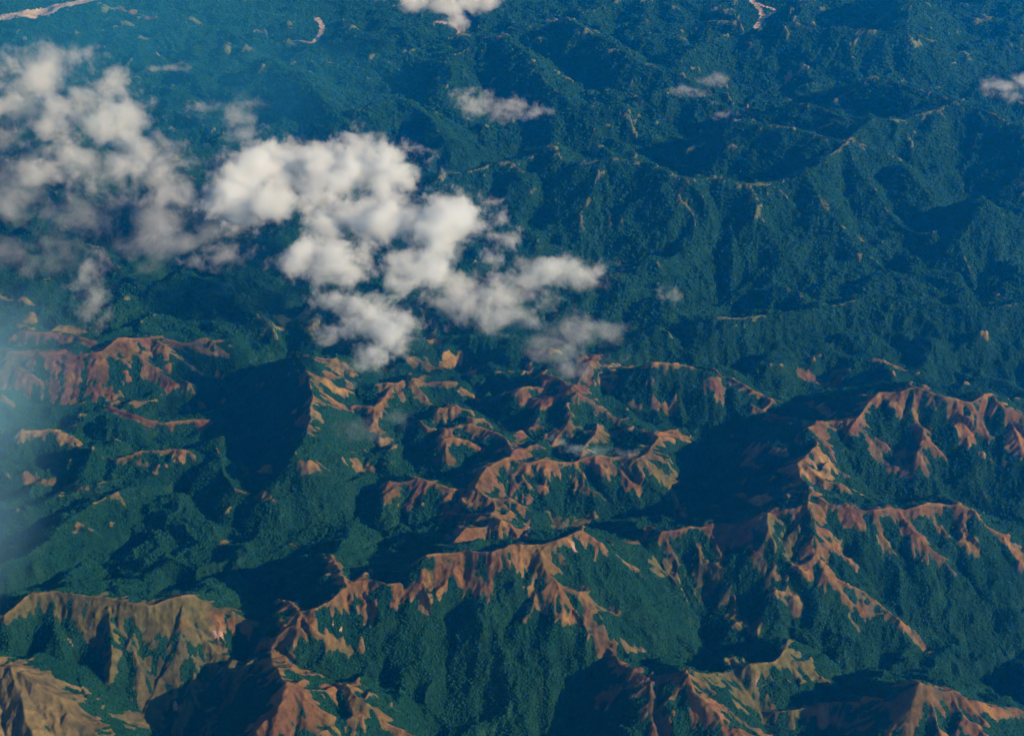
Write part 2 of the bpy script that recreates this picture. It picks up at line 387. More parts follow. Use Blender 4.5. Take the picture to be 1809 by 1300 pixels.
R('far', 540, 400, 10, 5, 8, '905,287 915,310 918,330')
R('far', 560, 480, 5, 5, 8, '905,285 940,270 969,255')
R('far', 620, 760, 0, 8, 8, '1410,315 1450,282 1499,245')
R('far', 760, 700, 10, 6, 8, '1499,245 1434,232 1379,220 1314,210')
R('far', 760, 740, 6, 10, 8, '1499,245 1530,220 1544,207 1604,205 1644,192 1690,178')
R('far', 640, 740, 8, 8, 8, '1379,180 1444,185 1504,205 1544,207')
R('far', 700, 720, 12, 8, 1, '1554,130 1604,150 1654,162 1724,185 1794,215 1860,245')
R('far', 560, 600, 6, 6, 8, '1379,35 1454,45 1534,52 1604,52')
R('far', 600, 480, 9, 5, 8, '1604,52 1654,70 1714,95 1760,120')
R('far', 600, 560, 5, 4, 8, '1604,52 1605,20 1600,-30')
R('far', 740, 520, 8, 14, 8, '1510,245 1589,280 1629,280 1674,320 1744,350 1804,410 1870,460')
R('far', 760, 380, 8, 0, 1, '1499,247 1520,300 1580,380 1640,460')
R('far', 720, 330, 10, 0, 1, '1430,300 1460,360 1520,440 1540,500')
R('far', 620, 330, 0, 0, 1, '1320,330 1290,390 1300,450 1290,510')
R('far', 640, 300, 0, 0, 1, '1130,290 1130,350 1120,420 1110,480')
R('far', 640, 260, 0, 0, 1, '1744,350 1700,420 1720,500')
R('far', 640, 300, 0, 0, 1, '1600,290 1660,370 1700,440')
R('far', 440, 460, 0, 0, 1, '1260,560 1400,545 1560,520 1700,540 1860,530')
G('far', 420, 7, 3, '1722,518 1736,507 1752,515 1772,528')
R('far', 420, 360, 4, 4, 1, '780,160 800,130 790,100 830,80')
R('far', 460, 420, 4, 4, 1, '640,190 700,170 760,200 790,250')
R('far', 420, 380, 0, 0, 1, '560,160 600,200 640,240 700,270')
R('far', 420, 380, 0, 0, 1, '470,100 540,130 560,180')
R('far', 480, 420, 4, 4, 1, '880,60 930,90 960,140 1010,180 1104,185')
R('far', 460, 400, 0, 0, 1, '1000,30 1060,60 1130,110 1190,120')
R('far', 420, 380, 4, 0, 1, '1190,120 1230,80 1280,60')
R('far', 440, 400, 6, 4, 8, '1150,165 1180,160 1230,170 1300,190')
R('far', 360, 300, 4, 4, 1, '80,430 180,430 230,490 260,510')
R('far', 330, 300, 0, 0, 1, '260,510 330,480 420,520 480,500')
G('patch', 300, 16, 3, '360,425 375,430 390,420', w1=10)
G('patch', 240, 26, 4, '470,595 500,570 530,560 555,575'); G('patch', 240, 18, 3, '540,580 560,578'); G('patch', 240, 22, 4, '400,300 415,305')
G('patch', 430, 26, 5, '1376,155 1390,146'); G('patch', 430, 12, 5, '1321,196 1323,188')
G('patch', 60, 55, 4, '185,50 215,45 230,40', w1=30); G('patch', 60, 40, 3, '215,15 240,25 262,35', w1=20); G('patch', 60, 40, 4, '190,18 220,10')
G('patch', 60, 30, 4, '380,85 400,90'); G('patch', 420, 10, 3, '1505,242 1515,248')
# -- bare slips, pale streaks
for t in ('93,1118 98,1138', '275,1155 266,1172', '345,1152 332,1180', '358,1153 350,1172', '338,1160 325,1185', '292,1222 288,1240', '310,1250 305,1262',
          '380,1116 386,1130', '392,1122 400,1135', '566,1075 564,1106', '574,1078 572,1112', '586,1085 580,1108', '606,1085 608,1118', '600,1100 596,1118', '540,1080 548,1098',
          '1012,950 1014,962', '958,958 963,975', '625,1022 629,1040', '634,1025 640,1042', '1340,1190 1344,1203',
          '1740,715 1745,745', '1748,720 1752,748', '822,938 818,952', '912,838 916,850'):
    a = P(t)
    RID.append(dict(g='slip', z0=480, z1=440, w0=4.5, w1=1, c=5, p=a, s=1, fs=1, ridge=False))
# -- gravel rivers in the far valleys
for z, w, t in ((20, 95, '-60,60 -20,40 20,30 70,18 120,10 175,-2 230,-20'), (20, 40, '20,34 60,24 100,14 150,6'), (60, 34, '1325,-30 1333,0 1348,12 1350,25 1338,42 1346,55 1362,68 1370,82'),
                (60, 20, '1333,0 1365,8 1372,14 1352,26'), (50, 30, '560,30 568,48 566,58 555,72 535,68 505,70'), (50, 30, '775,35 800,38 812,50 812,60 800,67'), (50, 18, '690,8 710,4')):
    RID.append(dict(g='river', z0=z, z1=z, w0=w, w1=w * .7, c=6, p=P(t), s=1, fs=1, ridge=False))

LABELS = {
 'olive': ('grassy_ridge', 'olive green grass ridge with fluted slopes in the lower left'),
 'corner': ('grassy_hill', 'smooth tan grass hill cut off by the lower left corner'),
 'chain': ('grassy_ridge', 'crooked orange grass ridge crest with pale slips, lower centre left'),
 'lowpeak': ('grassy_ridge', 'small orange grass peak and crest at the bottom edge, left of centre'),
 'fan': ('grassy_ridge', 'long orange grass crest with a fan of spurs above the dark forest basin'),
 'horn': ('grassy_ridge', 'bright orange horn shaped spur with an olive crest, bottom right of centre'),
 'brown': ('grassy_hill', 'broad brown fluted grass hill near the lower right corner'),
 'streak': ('grassy_ridge', 'long streaky grass spurs fanning down from the pointed peak right of centre'),
 'rspur': ('grassy_ridge', 'orange grass fingers running down right below the big right ridge'),
 'rridge': ('grassy_ridge', 'high brown grass ridge with forked spurs at the right edge'),
 'nose': ('grassy_ridge', 'short broken grass ridge in shade, left of the high right ridge'),
 'cross': ('grassy_ridge', 'branching orange grass ridge in the middle beside the small smoke plume'),
 'block': ('grassy_hill', 'compact brown grass hill just above the long orange crest'),
 'north': ('grassy_hill', 'reddish brown grass hill under the low grey cloud in the middle'),
 'midw': ('grassy_ridge', 'pale orange grass ridges below the small white cloud, left of centre'),
 'burnt': ('grassy_hill', 'broad purple red burnt grass hill at the left edge'),
 'river': ('river_bed', 'pink gravel river beds winding through the far valleys'),
}
GKEYS = list(dict.fromkeys(r['g'] for r in RID)); GID = {k: i for i, k in enumerate(GKEYS)}

# ------------------------------------------------------------------ the land: one height sheet, finer where the land is nearer
RES = 1.0
NR, NC = int(1230 * RES), int(980 * RES)
cP, sP = math.cos(PITCH), math.sin(PITCH)
def vtan(y, z=300): return ((z - CAM_H) * cP + y * sP) / (y * cP - (z - CAM_H) * sP)      # height in the picture of a place y metres ahead
v0, v1 = vtan(2900.), vtan(17500.)
vv = np.linspace(v0, v1, NR); k_ = CAM_H - 300
ys = (k_ * cP + vv * k_ * sP) / (sP - vv * cP)
ys = np.concatenate([np.linspace(-6000, ys[0], 12)[:-1], ys, np.geomspace(ys[-1], 48000, 16)[1:]]).astype(np.float64)
us = np.concatenate([np.linspace(-4, -1.2, 14)[:-1], np.linspace(-1.2, 1.2, NC), np.linspace(1.2, 4, 14)[1:]])
def halfw(y): return np.maximum(TH * (y * cP + CAM_H * sP), 1500.0)
Wy = halfw(ys)
X = (us[None, :] * Wy[:, None]).astype(f32); Y = np.repeat(ys[:, None], len(us), 1).astype(f32)
wx = X + 26 * perlin(X / 420, Y / 420, 3) + 10 * perlin(X / 130, Y / 130, 4) + 4 * perlin(X / 45, Y / 45, 5)
wy = Y + 26 * perlin(X / 420, Y / 420, 13) + 10 * perlin(X / 130, Y / 130, 14) + 4 * perlin(X / 45, Y / 45, 15)

# underlying country: low far valleys, higher ground near, rolling forest hills
base = 20 + 140 * sstep(12500, 7000, Y) + 60 * perlin(X / 2600, Y / 2600, 21)
base += 60 * sstep(0, 4000, X) * sstep(8000, 12000, Y)
rid1 = 1 - np.abs(perlin(wx / 900, wy / 900, 31)) * 1.6
rid2 = 1 - np.abs(perlin(wx / 430, wy / 430, 32)) * 1.6
rid3 = 1 - np.abs(perlin(wx / 230, wy / 230, 34)) * 1.6
hills = 120 * rid1 + 75 * rid2 + 34 * rid3 + 60 * perlin(X / 600, Y / 600, 33)
flat = sstep(12000, 14500, Y + .25 * X) * sstep(1500, -2500, X)
base = base + (hills - 40) * (1 - .8 * flat)
outer = sstep(17000, 24000, Y) + sstep(1.25, 2.2, np.abs(us))[None, :]
for bx, by, bd, br in ((455, 720, 130, 480), (1180, 720, 90, 420)):      # deep basins added so the dark shade gathers there
    c_ = at(bx, by, 150); base = base - bd * np.exp(-((X - c_[0]) ** 2 + (Y - c_[1]) ** 2) / br ** 2)
base = base.astype(f32)

H = base.copy()
DR = np.full(X.shape, 1e4, f32)
GD = np.full(X.shape, -1e3, f32); GW = np.zeros(X.shape, f32); GC = np.zeros(X.shape, np.int8); GG = np.full(X.shape, -1, np.int8)
RIV = np.full(X.shape, 1e4, f32)
FALL = .50
LOWER = {'far': (330, .75, .74), 'burnt': (240, .65, .6), 'cross': (290, .8, .8), 'north': (290, .75, .75), 'midw': (280, .8, .75), 'nose': (280, .8, .75), 'streak': (300, .9, .85),
         'rridge': (300, .88, .85), 'rspur': (300, .85, .85), 'f': (300, .8, .75)}     # gentle country: pivot height, share of the height kept, flank slope
for r in RID:
    if r['ridge'] and r['g'] in LOWER:
        pv, kz, sv = LOWER[r['g']]; r['z0'] = pv + (r['z0'] - pv) * kz; r['z1'] = pv + (r['z1'] - pv) * kz; r['s'] = sv
def ground(px, py):
    d = ray(px, py); tt = np.linspace(3500, 22000, 900) ; q = d[None] * tt[:, None]; zz_ = CAM_H + q[:, 2]
    fi = np.interp(q[:, 1], ys, np.arange(len(ys))).astype(int); fj = np.interp(q[:, 0] / Wy[fi], us, np.arange(len(us))).astype(int)
    hit = np.nonzero(zz_ < H[fi, fj])[0]
    return q[hit[0]] + np.array([0, 0, CAM_H])
for r in sorted(RID, key=lambda r: not r['ridge']):
    pts = r['p']; n = len(pts)
    L = [0.0]
    for a, b in zip(pts[:-1], pts[1:]): L.append(L[-1] + math.hypot(b[0] - a[0], b[1] - a[1]))
    zz = [r['z0'] + (r['z1'] - r['z0']) * l / L[-1] for l in L]
    ww = [r['w0'] + (r['w1'] - r['w0']) * l / L[-1] for l in L]
    wp = [at(p[0], p[1], z) for p, z in zip(pts, zz)]
    if not r['ridge'] and r['g'] != 'river': wp = [ground(*p) for p in pts]
    if r['ridge'] and r['z0'] - r['z1'] > 60:          # a spur: falls more gently than the flank it stands on
        for k in range(1, n):
            lo, hi = 40.0, zz[k - 1] - 2
            for _ in range(22):
                m_ = (lo + hi) / 2; q = at(pts[k][0], pts[k][1], m_)
                if m_ - zz[k - 1] + .55 * r['s'] * math.hypot(q[0] - wp[k - 1][0], q[1] - wp[k - 1][1]) > 0: hi = m_
                else: lo = m_
            zz[k] = (lo + hi) / 2; wp[k] = at(pts[k][0], pts[k][1], zz[k])
    far_k = 1.0
    for k in range(n - 1):
        a, b = wp[k], wp[k + 1]
        Rr = max(max(zz[k], zz[k + 1]) / r['s'] + 40 if r['ridge'] else 0, max(ww) + 130)
        Rr = min(Rr, 950)
        i0, i1 = np.searchsorted(ys, [min(a[1], b[1]) - Rr, max(a[1], b[1]) + Rr])
        if i1 <= i0: continue
        xa, xb = min(a[0], b[0]) - Rr, max(a[0], b[0]) + Rr
        wlo, whi = Wy[i0], Wy[min(i1, len(Wy) - 1)]
        j0 = np.searchsorted(us, min(xa / wlo, xa / whi)); j1 = np.searchsorted(us, max(xb / wlo, xb / whi))
        if j1 <= j0: continue
        sl_ = (slice(i0, i1), slice(j0, j1))
        dx, dy = b[0] - a[0], b[1] - a[1]; L2 = dx * dx + dy * dy + 1e-6
        px = wx[sl_] - f32(a[0]); py = wy[sl_] - f32(a[1])
        t = np.clip((px * f32(dx) + py * f32(dy)) / f32(L2), 0, 1)
        ex = px - t * f32(dx); ey = py - t * f32(dy)
        d = np.sqrt(ex * ex + ey * ey)
        if r['ridge']:
            z = zz[k] + (zz[k + 1] - zz[k]) * t
            h = z - r['s'] * (np.sqrt(d * d + 12) - 3.46) + 0.00016 * d * d
            h = np.where(d < Rr, h, -1e3)
            cur = H[sl_]
            q = np.clip(.5 + .5 * (h - cur) / 8, 0, 1)
            H[sl_] = cur * (1 - q) + h * q + 8 * q * (1 - q) * .5
            DR[sl_] = np.minimum(DR[sl_], np.where(h > cur - 10, d, 1e4))
        if r['g'] == 'river': RIV[sl_] = np.minimum(RIV[sl_], d)
        w = ww[k] + (ww[k + 1] - ww[k]) * t
        if max(ww) > 0:
            ny = ey / (d + 1e-3)
            we = .90 * w * (1 - (1 - r['fs']) * np.clip(ny * 1.4, 0, 1))
            g = np.where(w > 0, we - d, -1e3)
            better = g > GD[sl_]
            GD[sl_] = np.where(better, g, GD[sl_]); GW[sl_] = np.where(better, np.maximum(w, 1), GW[sl_])
            GC[sl_] = np.where(better, r['c'], GC[sl_]); GG[sl_] = np.where(better, GID[r['g']], GG[sl_])
# rivers lie in flat beds
rf = sstep(1000, 110, RIV); H = H * (1 - rf) + np.minimum(H, 42 + .07 * RIV) * rf

def grad(Z):
    zu = np.gradient(Z, us, axis=1) / Wy[:, None]
    zr = np.gradient(Z, ys, axis=0)
    dW = np.gradient(Wy, ys)
    return zu.astype(f32), (zr - zu * us[None, :] * dW[:, None]).astype(f32)
def smooth(Z, n):
    for _ in range(n):
        Z = Z.copy()
        Z[1:-1] = (Z[:-2] + 2 * Z[1:-1] + Z[2:]) * .25
        Z[:, 1:-1] = (Z[:, :-2] + 2 * Z[:, 1:-1] + Z[:, 2:]) * .25
    return Z
gx, gy = grad(smooth(H, 6))
sl0 = np.sqrt(gx * gx + gy * gy) + 1e-4
damp = sstep(.05, .45, sl0)
crest = .3 + .7 * sstep(0, 110, DR)
midk = (sstep(6000, 6700, Y) * sstep(9800, 9000, Y)).astype(f32)      # the low middle hills are cut more finely
calm = smooth((np.isin(GG, [GID[q] for q in ('olive', 'corner', 'brown', 'burnt')]) & (GD > -120)).astype(f32), 14)
fark = sstep(8800, 10300, Y).astype(f32)
ax, ay = -gy / sl0, gx / sl0                       # along the contour
rg = 0; E = 0; cx_ = np.zeros_like(X); wl = 290.0; am = 17.0; seed = 50
for o in range(6):
    if o == 0: dxx, dyy = ax, ay
    else:
        qx = gx + ax * cx_ * 1.0; qy = gy + ay * cx_ * 1.0      # bend towards the gullies already cut
        ql = np.sqrt(qx * qx + qy * qy) + 1e-4; dxx, dyy = -qy / ql, qx / ql
    mod = (.75 + .9 * perlin(X / (wl * 1.9), Y / (wl * 1.9), 140 + o)).astype(f32).clip(.1, 1.5)
    mod = mod * (1 + (.5, .9, 1.3, 1.3, 1.1, 1)[o] * midk - midk) * (1 - (.6, .5, .3, .2, 0, 0)[o] * calm) * (1 + .4 * fark)
    h, g = gullies(wx / wl, wy / wl, dxx, dyy, seed + o)
    hr = h; h = .4 * h + .6 * (1 - 2 * np.sqrt(np.maximum(0, 1 - h) * .5 + 1e-5))        # knife-edged spurs, rounder gullies
    k = damp * (crest if o < 2 else 1)
    E = E + h * am * k * mod * (1 - .9 * rf)
    if o < 4: rg = rg + (.5 * hr + .5 * h + .06) * (.6, .7, .6, .5)[o] * damp
    cx_ = cx_ + g * am * 2 * PI / wl * .8 * mod
    wl *= .5; am *= .53
sx = wx + 30 * perlin(X / 160, Y / 160, 151); sy = wy + 30 * perlin(X / 160, Y / 160, 152)
rm = 0; prev = 1.0
for o, (wl, am) in enumerate(((330., 30.), (170., 19.), (88., 11.), (45., 5.5), (24., 2.6))):      # ridged relief, each scale sitting on the ridges of the one before
    n_ = 1 - np.abs(perlin(sx / wl, sy / wl, 160 + o)) * 2.2
    n_ = n_ * (.45 + .55 * np.clip(prev, 0, 1)); prev = n_
    kk = (.25 + .75 * damp) * (crest if o < 3 else 1) * (1 - (.55, .5, .35, .2, .1)[o] * calm) * (1 - .85 * rf)
    rm = rm + n_ * am * kk * (1 + .2 * fark)
    if o < 4: rg = rg + (n_ - .25) * (.45, .6, .6, .5)[o] * damp
H = H + rm.astype(f32) - 18
H = H + E.astype(f32) - 8 * damp + 2.5 * perlin(X / 28, Y / 28, 71) + 9 * perlin(X / 90, Y / 90, 72) + 24 * perlin(X / 210, Y / 210, 73) * (1 - .8 * rf)
H = H * (1 - sstep(0, 1, outer) * .35) 

# open ground: crests and spurs stay open, gullies fill with forest
gk = np.clip(GW / 55, .18, 1.25); farm = GG == GID['far']; gk = np.where(farm, .55, gk); gk = np.where(GG == GID['river'], .3, gk); GD = np.where(farm, GD - 14 + 16 * perlin(X / 150, Y / 150, 88), GD)
garg = GD + np.minimum(GW, 8) * (GC != 5) + gk * (55 * rg + 24 * perlin(X / 95, Y / 95, 81) + 14 * perlin(X / 34, Y / 34, 82) + 6 * perlin(X / 14, Y / 14, 83))
conv = H - smooth(H, 40)
auto = (conv - 12) * 1.2 + 30 * perlin(X / 330, Y / 330, 84) + 12 * perlin(X / 40, Y / 40, 85) - 24
midb = sstep(5300, 5700, Y) * sstep(7500, 7000, Y)
auto = auto + 13 * midb - 7 - 7 * fark
auto = np.where((Y > 5300) & (Y < 17500) & (garg < -14), auto, -1e3)
am_ = auto > garg
garg = np.where(am_, auto, garg); GC = np.where(am_, np.where(midb + .6 * perlin(X / 500, Y / 500, 86) > .5, 3, 8), GC); GG = np.where(am_, -1, GG)  # tan grass bits; far crests take a pale tone standing for sunlit ridgelines
GM = sstep(-7, 9, garg).astype(f32)
isriv = GG == GID['river']
tint = GCOL[np.clip(GC, 0, 9)]
for _ in range(10):                               # soft change from one grass to the next
    tint[1:-1] = (tint[:-2] + 2 * tint[1:-1] + tint[2:]) * .25; tint[:, 1:-1] = (tint[:, :-2] + 2 * tint[:, 1:-1] + tint[:, 2:]) * .25
slip = (GC == 5) | isriv
tint[slip] = GCOL[GC[slip]]
nz = (1 + .30 * perlin(X / 170, Y / 170, 91) + .22 * perlin(X / 50, Y / 50, 92) + .16 * rg)[..., None]
rb = (sstep(-.05, .5, perlin(X / 360, Y / 360, 97) + .3 * perlin(X / 80, Y / 80, 98)) * .6)[..., None] * ((GC == 0) | (GC == 3))[..., None]
tint = tint * (1 - rb) + np.array((.088, .040, .020), f32) * rb
ol = sstep(-.15, .6, perlin(X / 300, Y / 300, 93))[..., None] * .45 * (~slip)[..., None]
tint = tint * nz * (1 - ol) + GCOL[1] * ol * np.ones_like(tint) * nz
gold = (sstep(9, 28, conv + 5 * perlin(X / 60, Y / 60, 94)) * .55)[..., None] * (GC < 4)[..., None]       # crests painted paler, as dry grass and as if lit
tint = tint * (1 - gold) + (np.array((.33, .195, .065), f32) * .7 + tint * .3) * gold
scrub = (sstep(26, 2, garg + 9 * perlin(X / 22, Y / 22, 95)) * .7 + .3 * sstep(.15, .55, -rg + .5 * perlin(X / 40, Y / 40, 96)))[..., None] * (~slip)[..., None]
scrub = np.clip(scrub, 0, .85); tint = tint * (1 - scrub) + np.array((.075, .08, .035), f32) * nz * scrub

# ------------------------------------------------------------------ materials
def mat(name):
    m = bpy.data.materials.new(name); m.use_nodes = True; t = m.node_tree; t.nodes.clear()
    o = t.nodes.new('ShaderNodeOutputMaterial'); return m, t, o
def nd(t, kind, **kw):
    n = t.nodes.new(kind)
    for k, v in kw.items():
        if k in ('operation', 'data_type', 'blend_type', 'attribute_name', 'noise_dimensions', 'attribute_type'): setattr(n, k, v)
        else: n.inputs[k].default_value = v
    return n
def land_material():
    m, t, o = mat('land')
    lk = t.links.new
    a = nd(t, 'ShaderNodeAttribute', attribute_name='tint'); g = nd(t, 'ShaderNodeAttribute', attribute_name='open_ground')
    geo = t.nodes.new('ShaderNodeNewGeometry')
    n1 = nd(t, 'ShaderNodeTexNoise', Scale=.035, Detail=6.0, Roughness=.65); lk(geo.outputs['Position'], n1.inputs['Vector'])
    n2 = nd(t, 'ShaderNodeTexNoise', Scale=.006, Detail=4.0); lk(geo.outputs['Position'], n2.inputs['Vector'])
    r1 = nd(t, 'ShaderNodeMapRange', **{'From Min': .3, 'From Max': .7, 'To Min': .58, 'To Max': 1.38}); lk(n1.outputs['Fac'], r1.inputs['Value'])
    mul = nd(t, 'ShaderNodeVectorMath', operation='SCALE'); lk(a.outputs['Color'], mul.inputs[0]); lk(r1.outputs[0], mul.inputs['Scale'])
    fr = t.nodes.new('ShaderNodeValToRGB'); lk(n2.outputs['Fac'], fr.inputs['Fac'])
    fr.color_ramp.elements[0].position = .35; fr.color_ramp.elements[0].color = (.004, .026, .014, 1)
    fr.color_ramp.elements[1].position = .68; fr.color_ramp.elements[1].color = (.014, .045, .02, 1)
    fm = nd(t, 'ShaderNodeVectorMath', operation='SCALE'); lk(fr.outputs[0], fm.inputs[0]); lk(r1.outputs[0], fm.inputs['Scale'])
    add = nd(t, 'ShaderNodeMath', operation='ADD'); lk(g.outputs['Fac'], add.inputs[0])
    r2 = nd(t, 'ShaderNodeMapRange', **{'From Min': .25, 'From Max': .75, 'To Min': -.35, 'To Max': .35}); lk(n1.outputs['Fac'], r2.inputs['Value']); lk(r2.outputs[0], add.inputs[1])
    r3 = nd(t, 'ShaderNodeMapRange', **{'From Min': .3, 'From Max': .7}); lk(add.outputs[0], r3.inputs['Value'])
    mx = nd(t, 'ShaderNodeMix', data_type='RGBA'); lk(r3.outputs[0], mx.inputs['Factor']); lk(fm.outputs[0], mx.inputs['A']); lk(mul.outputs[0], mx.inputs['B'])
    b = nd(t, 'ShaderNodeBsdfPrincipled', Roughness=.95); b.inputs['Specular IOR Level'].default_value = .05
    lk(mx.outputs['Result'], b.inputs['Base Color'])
    bp = nd(t, 'ShaderNodeBump', Strength=.6, Distance=6.0); lk(n1.outputs['Fac'], bp.inputs['Height']); lk(bp.outputs[0], b.inputs['Normal'])
    lk(b.outputs[0], o.inputs['Surface'])
    return m
LAND = land_material()

# ------------------------------------------------------------------ cut the sheet into the setting's pieces
nr, nc = X.shape
idx = np.arange(nr * nc).reshape(nr, nc)
quad = np.stack([idx[:-1, :-1], idx[:-1, 1:], idx[1:, 1:], idx[1:, :-1]], -1).reshape(-1, 4)
fG = (GM[:-1, :-1] + GM[1:, 1:] + GM[1:, :-1] + GM[:-1, 1:]).reshape(-1) * .25
fg = GG[:-1, :-1].reshape(-1)
fid = np.full(len(quad), -1)
for k in LABELS:
    fid[(fG > .5) & (fg == GID[k])] = GID[k]
co = np.stack([X, Y, H], -1).reshape(-1, 3).astype(f32)
nx, ny = grad(H); nrm = np.stack([-nx, -ny, np.ones_like(nx)], -1); nrm /= np.linalg.norm(nrm, axis=-1, keepdims=True); nrm = nrm.reshape(-1, 3)
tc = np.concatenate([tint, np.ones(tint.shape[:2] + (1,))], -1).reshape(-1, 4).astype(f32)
gm = GM.reshape(-1)
def sheet(name, sel, label, cat=None):
    q = quad[sel]
    if len(q) == 0: return None
    u, inv = np.unique(q, return_inverse=True); inv = inv.reshape(-1)
    me = bpy.data.meshes.new(name)
    me.vertices.add(len(u)); me.vertices.foreach_set('co', co[u].ravel())
    me.loops.add(len(inv)); me.loops.foreach_set('vertex_index', inv.astype(np.int32))
    me.polygons.add(len(q)); me.polygons.foreach_set('loop_start', np.arange(0, len(inv), 4, dtype=np.int32))
    me.polygons.foreach_set('use_smooth', np.ones(len(q), bool))
    me.update(calc_edges=True)
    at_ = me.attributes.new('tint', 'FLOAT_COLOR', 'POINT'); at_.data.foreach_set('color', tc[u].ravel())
    ag = me.attributes.new('open_ground', 'FLOAT', 'POINT'); ag.data.foreach_set('value', gm[u])
    me.normals_split_custom_set_from_vertices(nrm[u])
    me.materials.append(LAND)
    o = bpy.data.objects.new(name, me); COL.objects.link(o)
    o['kind'] = 'structure'; o['label'] = label
    return o
sheet('terrain', fid == -1, 'dark forested hills and valleys reaching to the far edge of view')
fu = np.repeat(us[None, :-1], nr - 1, 0).reshape(-1)
for k, (nm, lb) in LABELS.items():
    if k != 'river': sheet(nm, fid == GID[k], lb)
for ua, ub, lb in ((-9, -.55, 'broad pale gravel river bed crossing the top left corner'), (-.55, -.27, 'short curved gravel river bed below the top edge, left of centre'),
                   (-.27, .2, 'thin curled gravel river bed under the cloud at the top edge'), (.2, 9, 'pale forked gravel river bed winding down from the top edge, right of centre')):
    sheet('river_bed', (fid == GID['river']) & (fu >= ua) & (fu < ub), lb)

# ------------------------------------------------------------------ forest: crowns standing on the land
def leaf_material():
    m, t, o = mat('canopy'); lk = t.links.new
    oi = t.nodes.new('ShaderNodeObjectInfo'); geo = t.nodes.new('ShaderNodeNewGeometry')
    n2 = nd(t, 'ShaderNodeTexNoise', Scale=.0045, Detail=5.0, Roughness=.62); lk(geo.outputs['Position'], n2.inputs['Vector'])
    mixf = nd(t, 'ShaderNodeMath', operation='MULTIPLY_ADD'); lk(oi.outputs['Random'], mixf.inputs[0]); mixf.inputs[1].default_value = .42; 
    sub = nd(t, 'ShaderNodeMath', operation='SUBTRACT'); lk(n2.outputs['Fac'], sub.inputs[0]); sub.inputs[1].default_value = .2
    lk(sub.outputs[0], mixf.inputs[2])
    r = t.nodes.new('ShaderNodeValToRGB'); lk(mixf.outputs[0], r.inputs['Fac'])
    e = r.color_ramp.elements; e[0].position = 0; e[0].color = (.002, .024, .015, 1); e[1].position = 1; e[1].color = (.055, .12, .036, 1)
    x = e.new(.45); x.color = (.003, .048, .024, 1); x = e.new(.78); x.color = (.012, .074, .030, 1)
    b = nd(t, 'ShaderNodeBsdfPrincipled', Roughness=.85); b.inputs['Specular IOR Level'].default_value = .15
    lk(r.outputs[0], b.inputs['Base Color']); lk(b.outputs[0], o.inputs['Surface'])
    return m
def bark_material():
    m, t, o = mat('bark'); b = nd(t, 'ShaderNodeBsdfPrincipled', Roughness=.9); n = nd(t, 'ShaderNodeTexNoise', Scale=.5)
    r = t.nodes.new('ShaderNodeValToRGB'); r.color_ramp.elements[0].color = (.05, .035, .025, 1); r.color_ramp.elements[1].color = (.13, .1, .07, 1)
    t.links.new(n.outputs['Fac'], r.inputs['Fac']); t.links.new(r.outputs[0], b.inputs['Base Color']); t.links.new(b.outputs[0], o.inputs['Surface']); return m
LEAF, BARK = leaf_material(), bark_material()
rng = np.random.RandomState(11)
tree_col = bpy.data.collections.new('tree_shapes')
for v in range(5):
    bm = bmesh.new()
    bmesh.ops.create_icosphere(bm, subdivisions=2, radius=1)
    ph = rng.rand(3) * 9
    for q in bm.verts:
        c = q.co; k = 1 + .22 * math.sin(3.1 * c.x + ph[0]) * math.cos(3.3 * c.y + ph[1]) + .20 * math.sin(5 * c.z + 4 * c.x + ph[2]) + rng.uniform(-.16, .16)
        q.co = c * k; q.co.z = q.co.z * (.58 + .14 * v / 4) + .85
    cone = bmesh.ops.create_cone(bm, segments=5, radius1=.10, radius2=.05, depth=1.3, cap_ends=False)
    for q in cone['verts']: q.co.z += .3
    for fc in bm.faces: fc.material_index = 1 if all(w in set(cone['verts']) for w in fc.verts) else 0
    me = bpy.data.meshes.new('tree'); bm.to_mesh(me); bm.free(); me.materials.append(LEAF); me.materials.append(BARK)
    o = bpy.data.objects.new('tree', me); tree_col.objects.link(o)

def sample(A, x, y):
    fi = np.interp(y, ys, np.arange(nr)); uu = x / np.interp(y, ys, Wy); fj = np.interp(uu, us, np.arange(nc))
    i = np.minimum(fi.astype(int), nr - 2); j = np.minimum(fj.astype(int), nc - 2); a = fi - i; b = fj - j
    return A[i, j] * (1 - a) * (1 - b) + A[i + 1, j] * a * (1 - b) + A[i, j + 1] * (1 - a) * b + A[i + 1, j + 1] * a * b
PX, PY, PS = [], [], []
for ya, yb, c, rr in ((3000, 5200, 7.4, 4.2), (5200, 7500, 9.4, 5.3), (7500, 10500, 14, 8.2), (10500, 16800, 20, 11.5)):
    y = ya
    gy_ = np.arange(ya, yb, c); 
    wmax = float(halfw(np.array(yb)) * 1.15)
    gx_ = np.arange(-wmax, wmax, c)
    xx, yy = np.meshgrid(gx_, gy_)
    xx = (xx + rng.uniform(-.5, .5, xx.shape) * c).ravel(); yy = (yy + rng.uniform(-.5, .5, yy.shape) * c).ravel()
    k = np.abs(xx) < halfw(yy) * 1.13
    xx, yy = xx[k], yy[k]
    g = sample(garg, xx, yy)
    keep = rng.rand(len(xx)) < sstep(16, -12, g) + .04
    edge = .42 + .58 * sstep(14, -30, g)
    keep &= rng.rand(len(xx)) < .86 + .6 * perlin(xx / 55, yy / 55, 120)
    xx, yy, edge = xx[keep], yy[keep], edge[keep]
    PX.append(xx); PY.append(yy); PS.append(rr * edge * (.6 + .9 * rng.rand(len(xx)) ** 2.2))
PX = np.concatenate(PX); PY = np.concatenate(PY); PS = np.concatenate(PS)
PZ = sample(H, PX, PY) - .35 * PS
print('trees', len(PX), 'faces', len(quad))
pm = bpy.data.meshes.new('forest'); pm.vertices.add(len(PX)); pm.vertices.foreach_set('co', np.stack([PX, PY, PZ], -1).astype(f32).ravel())
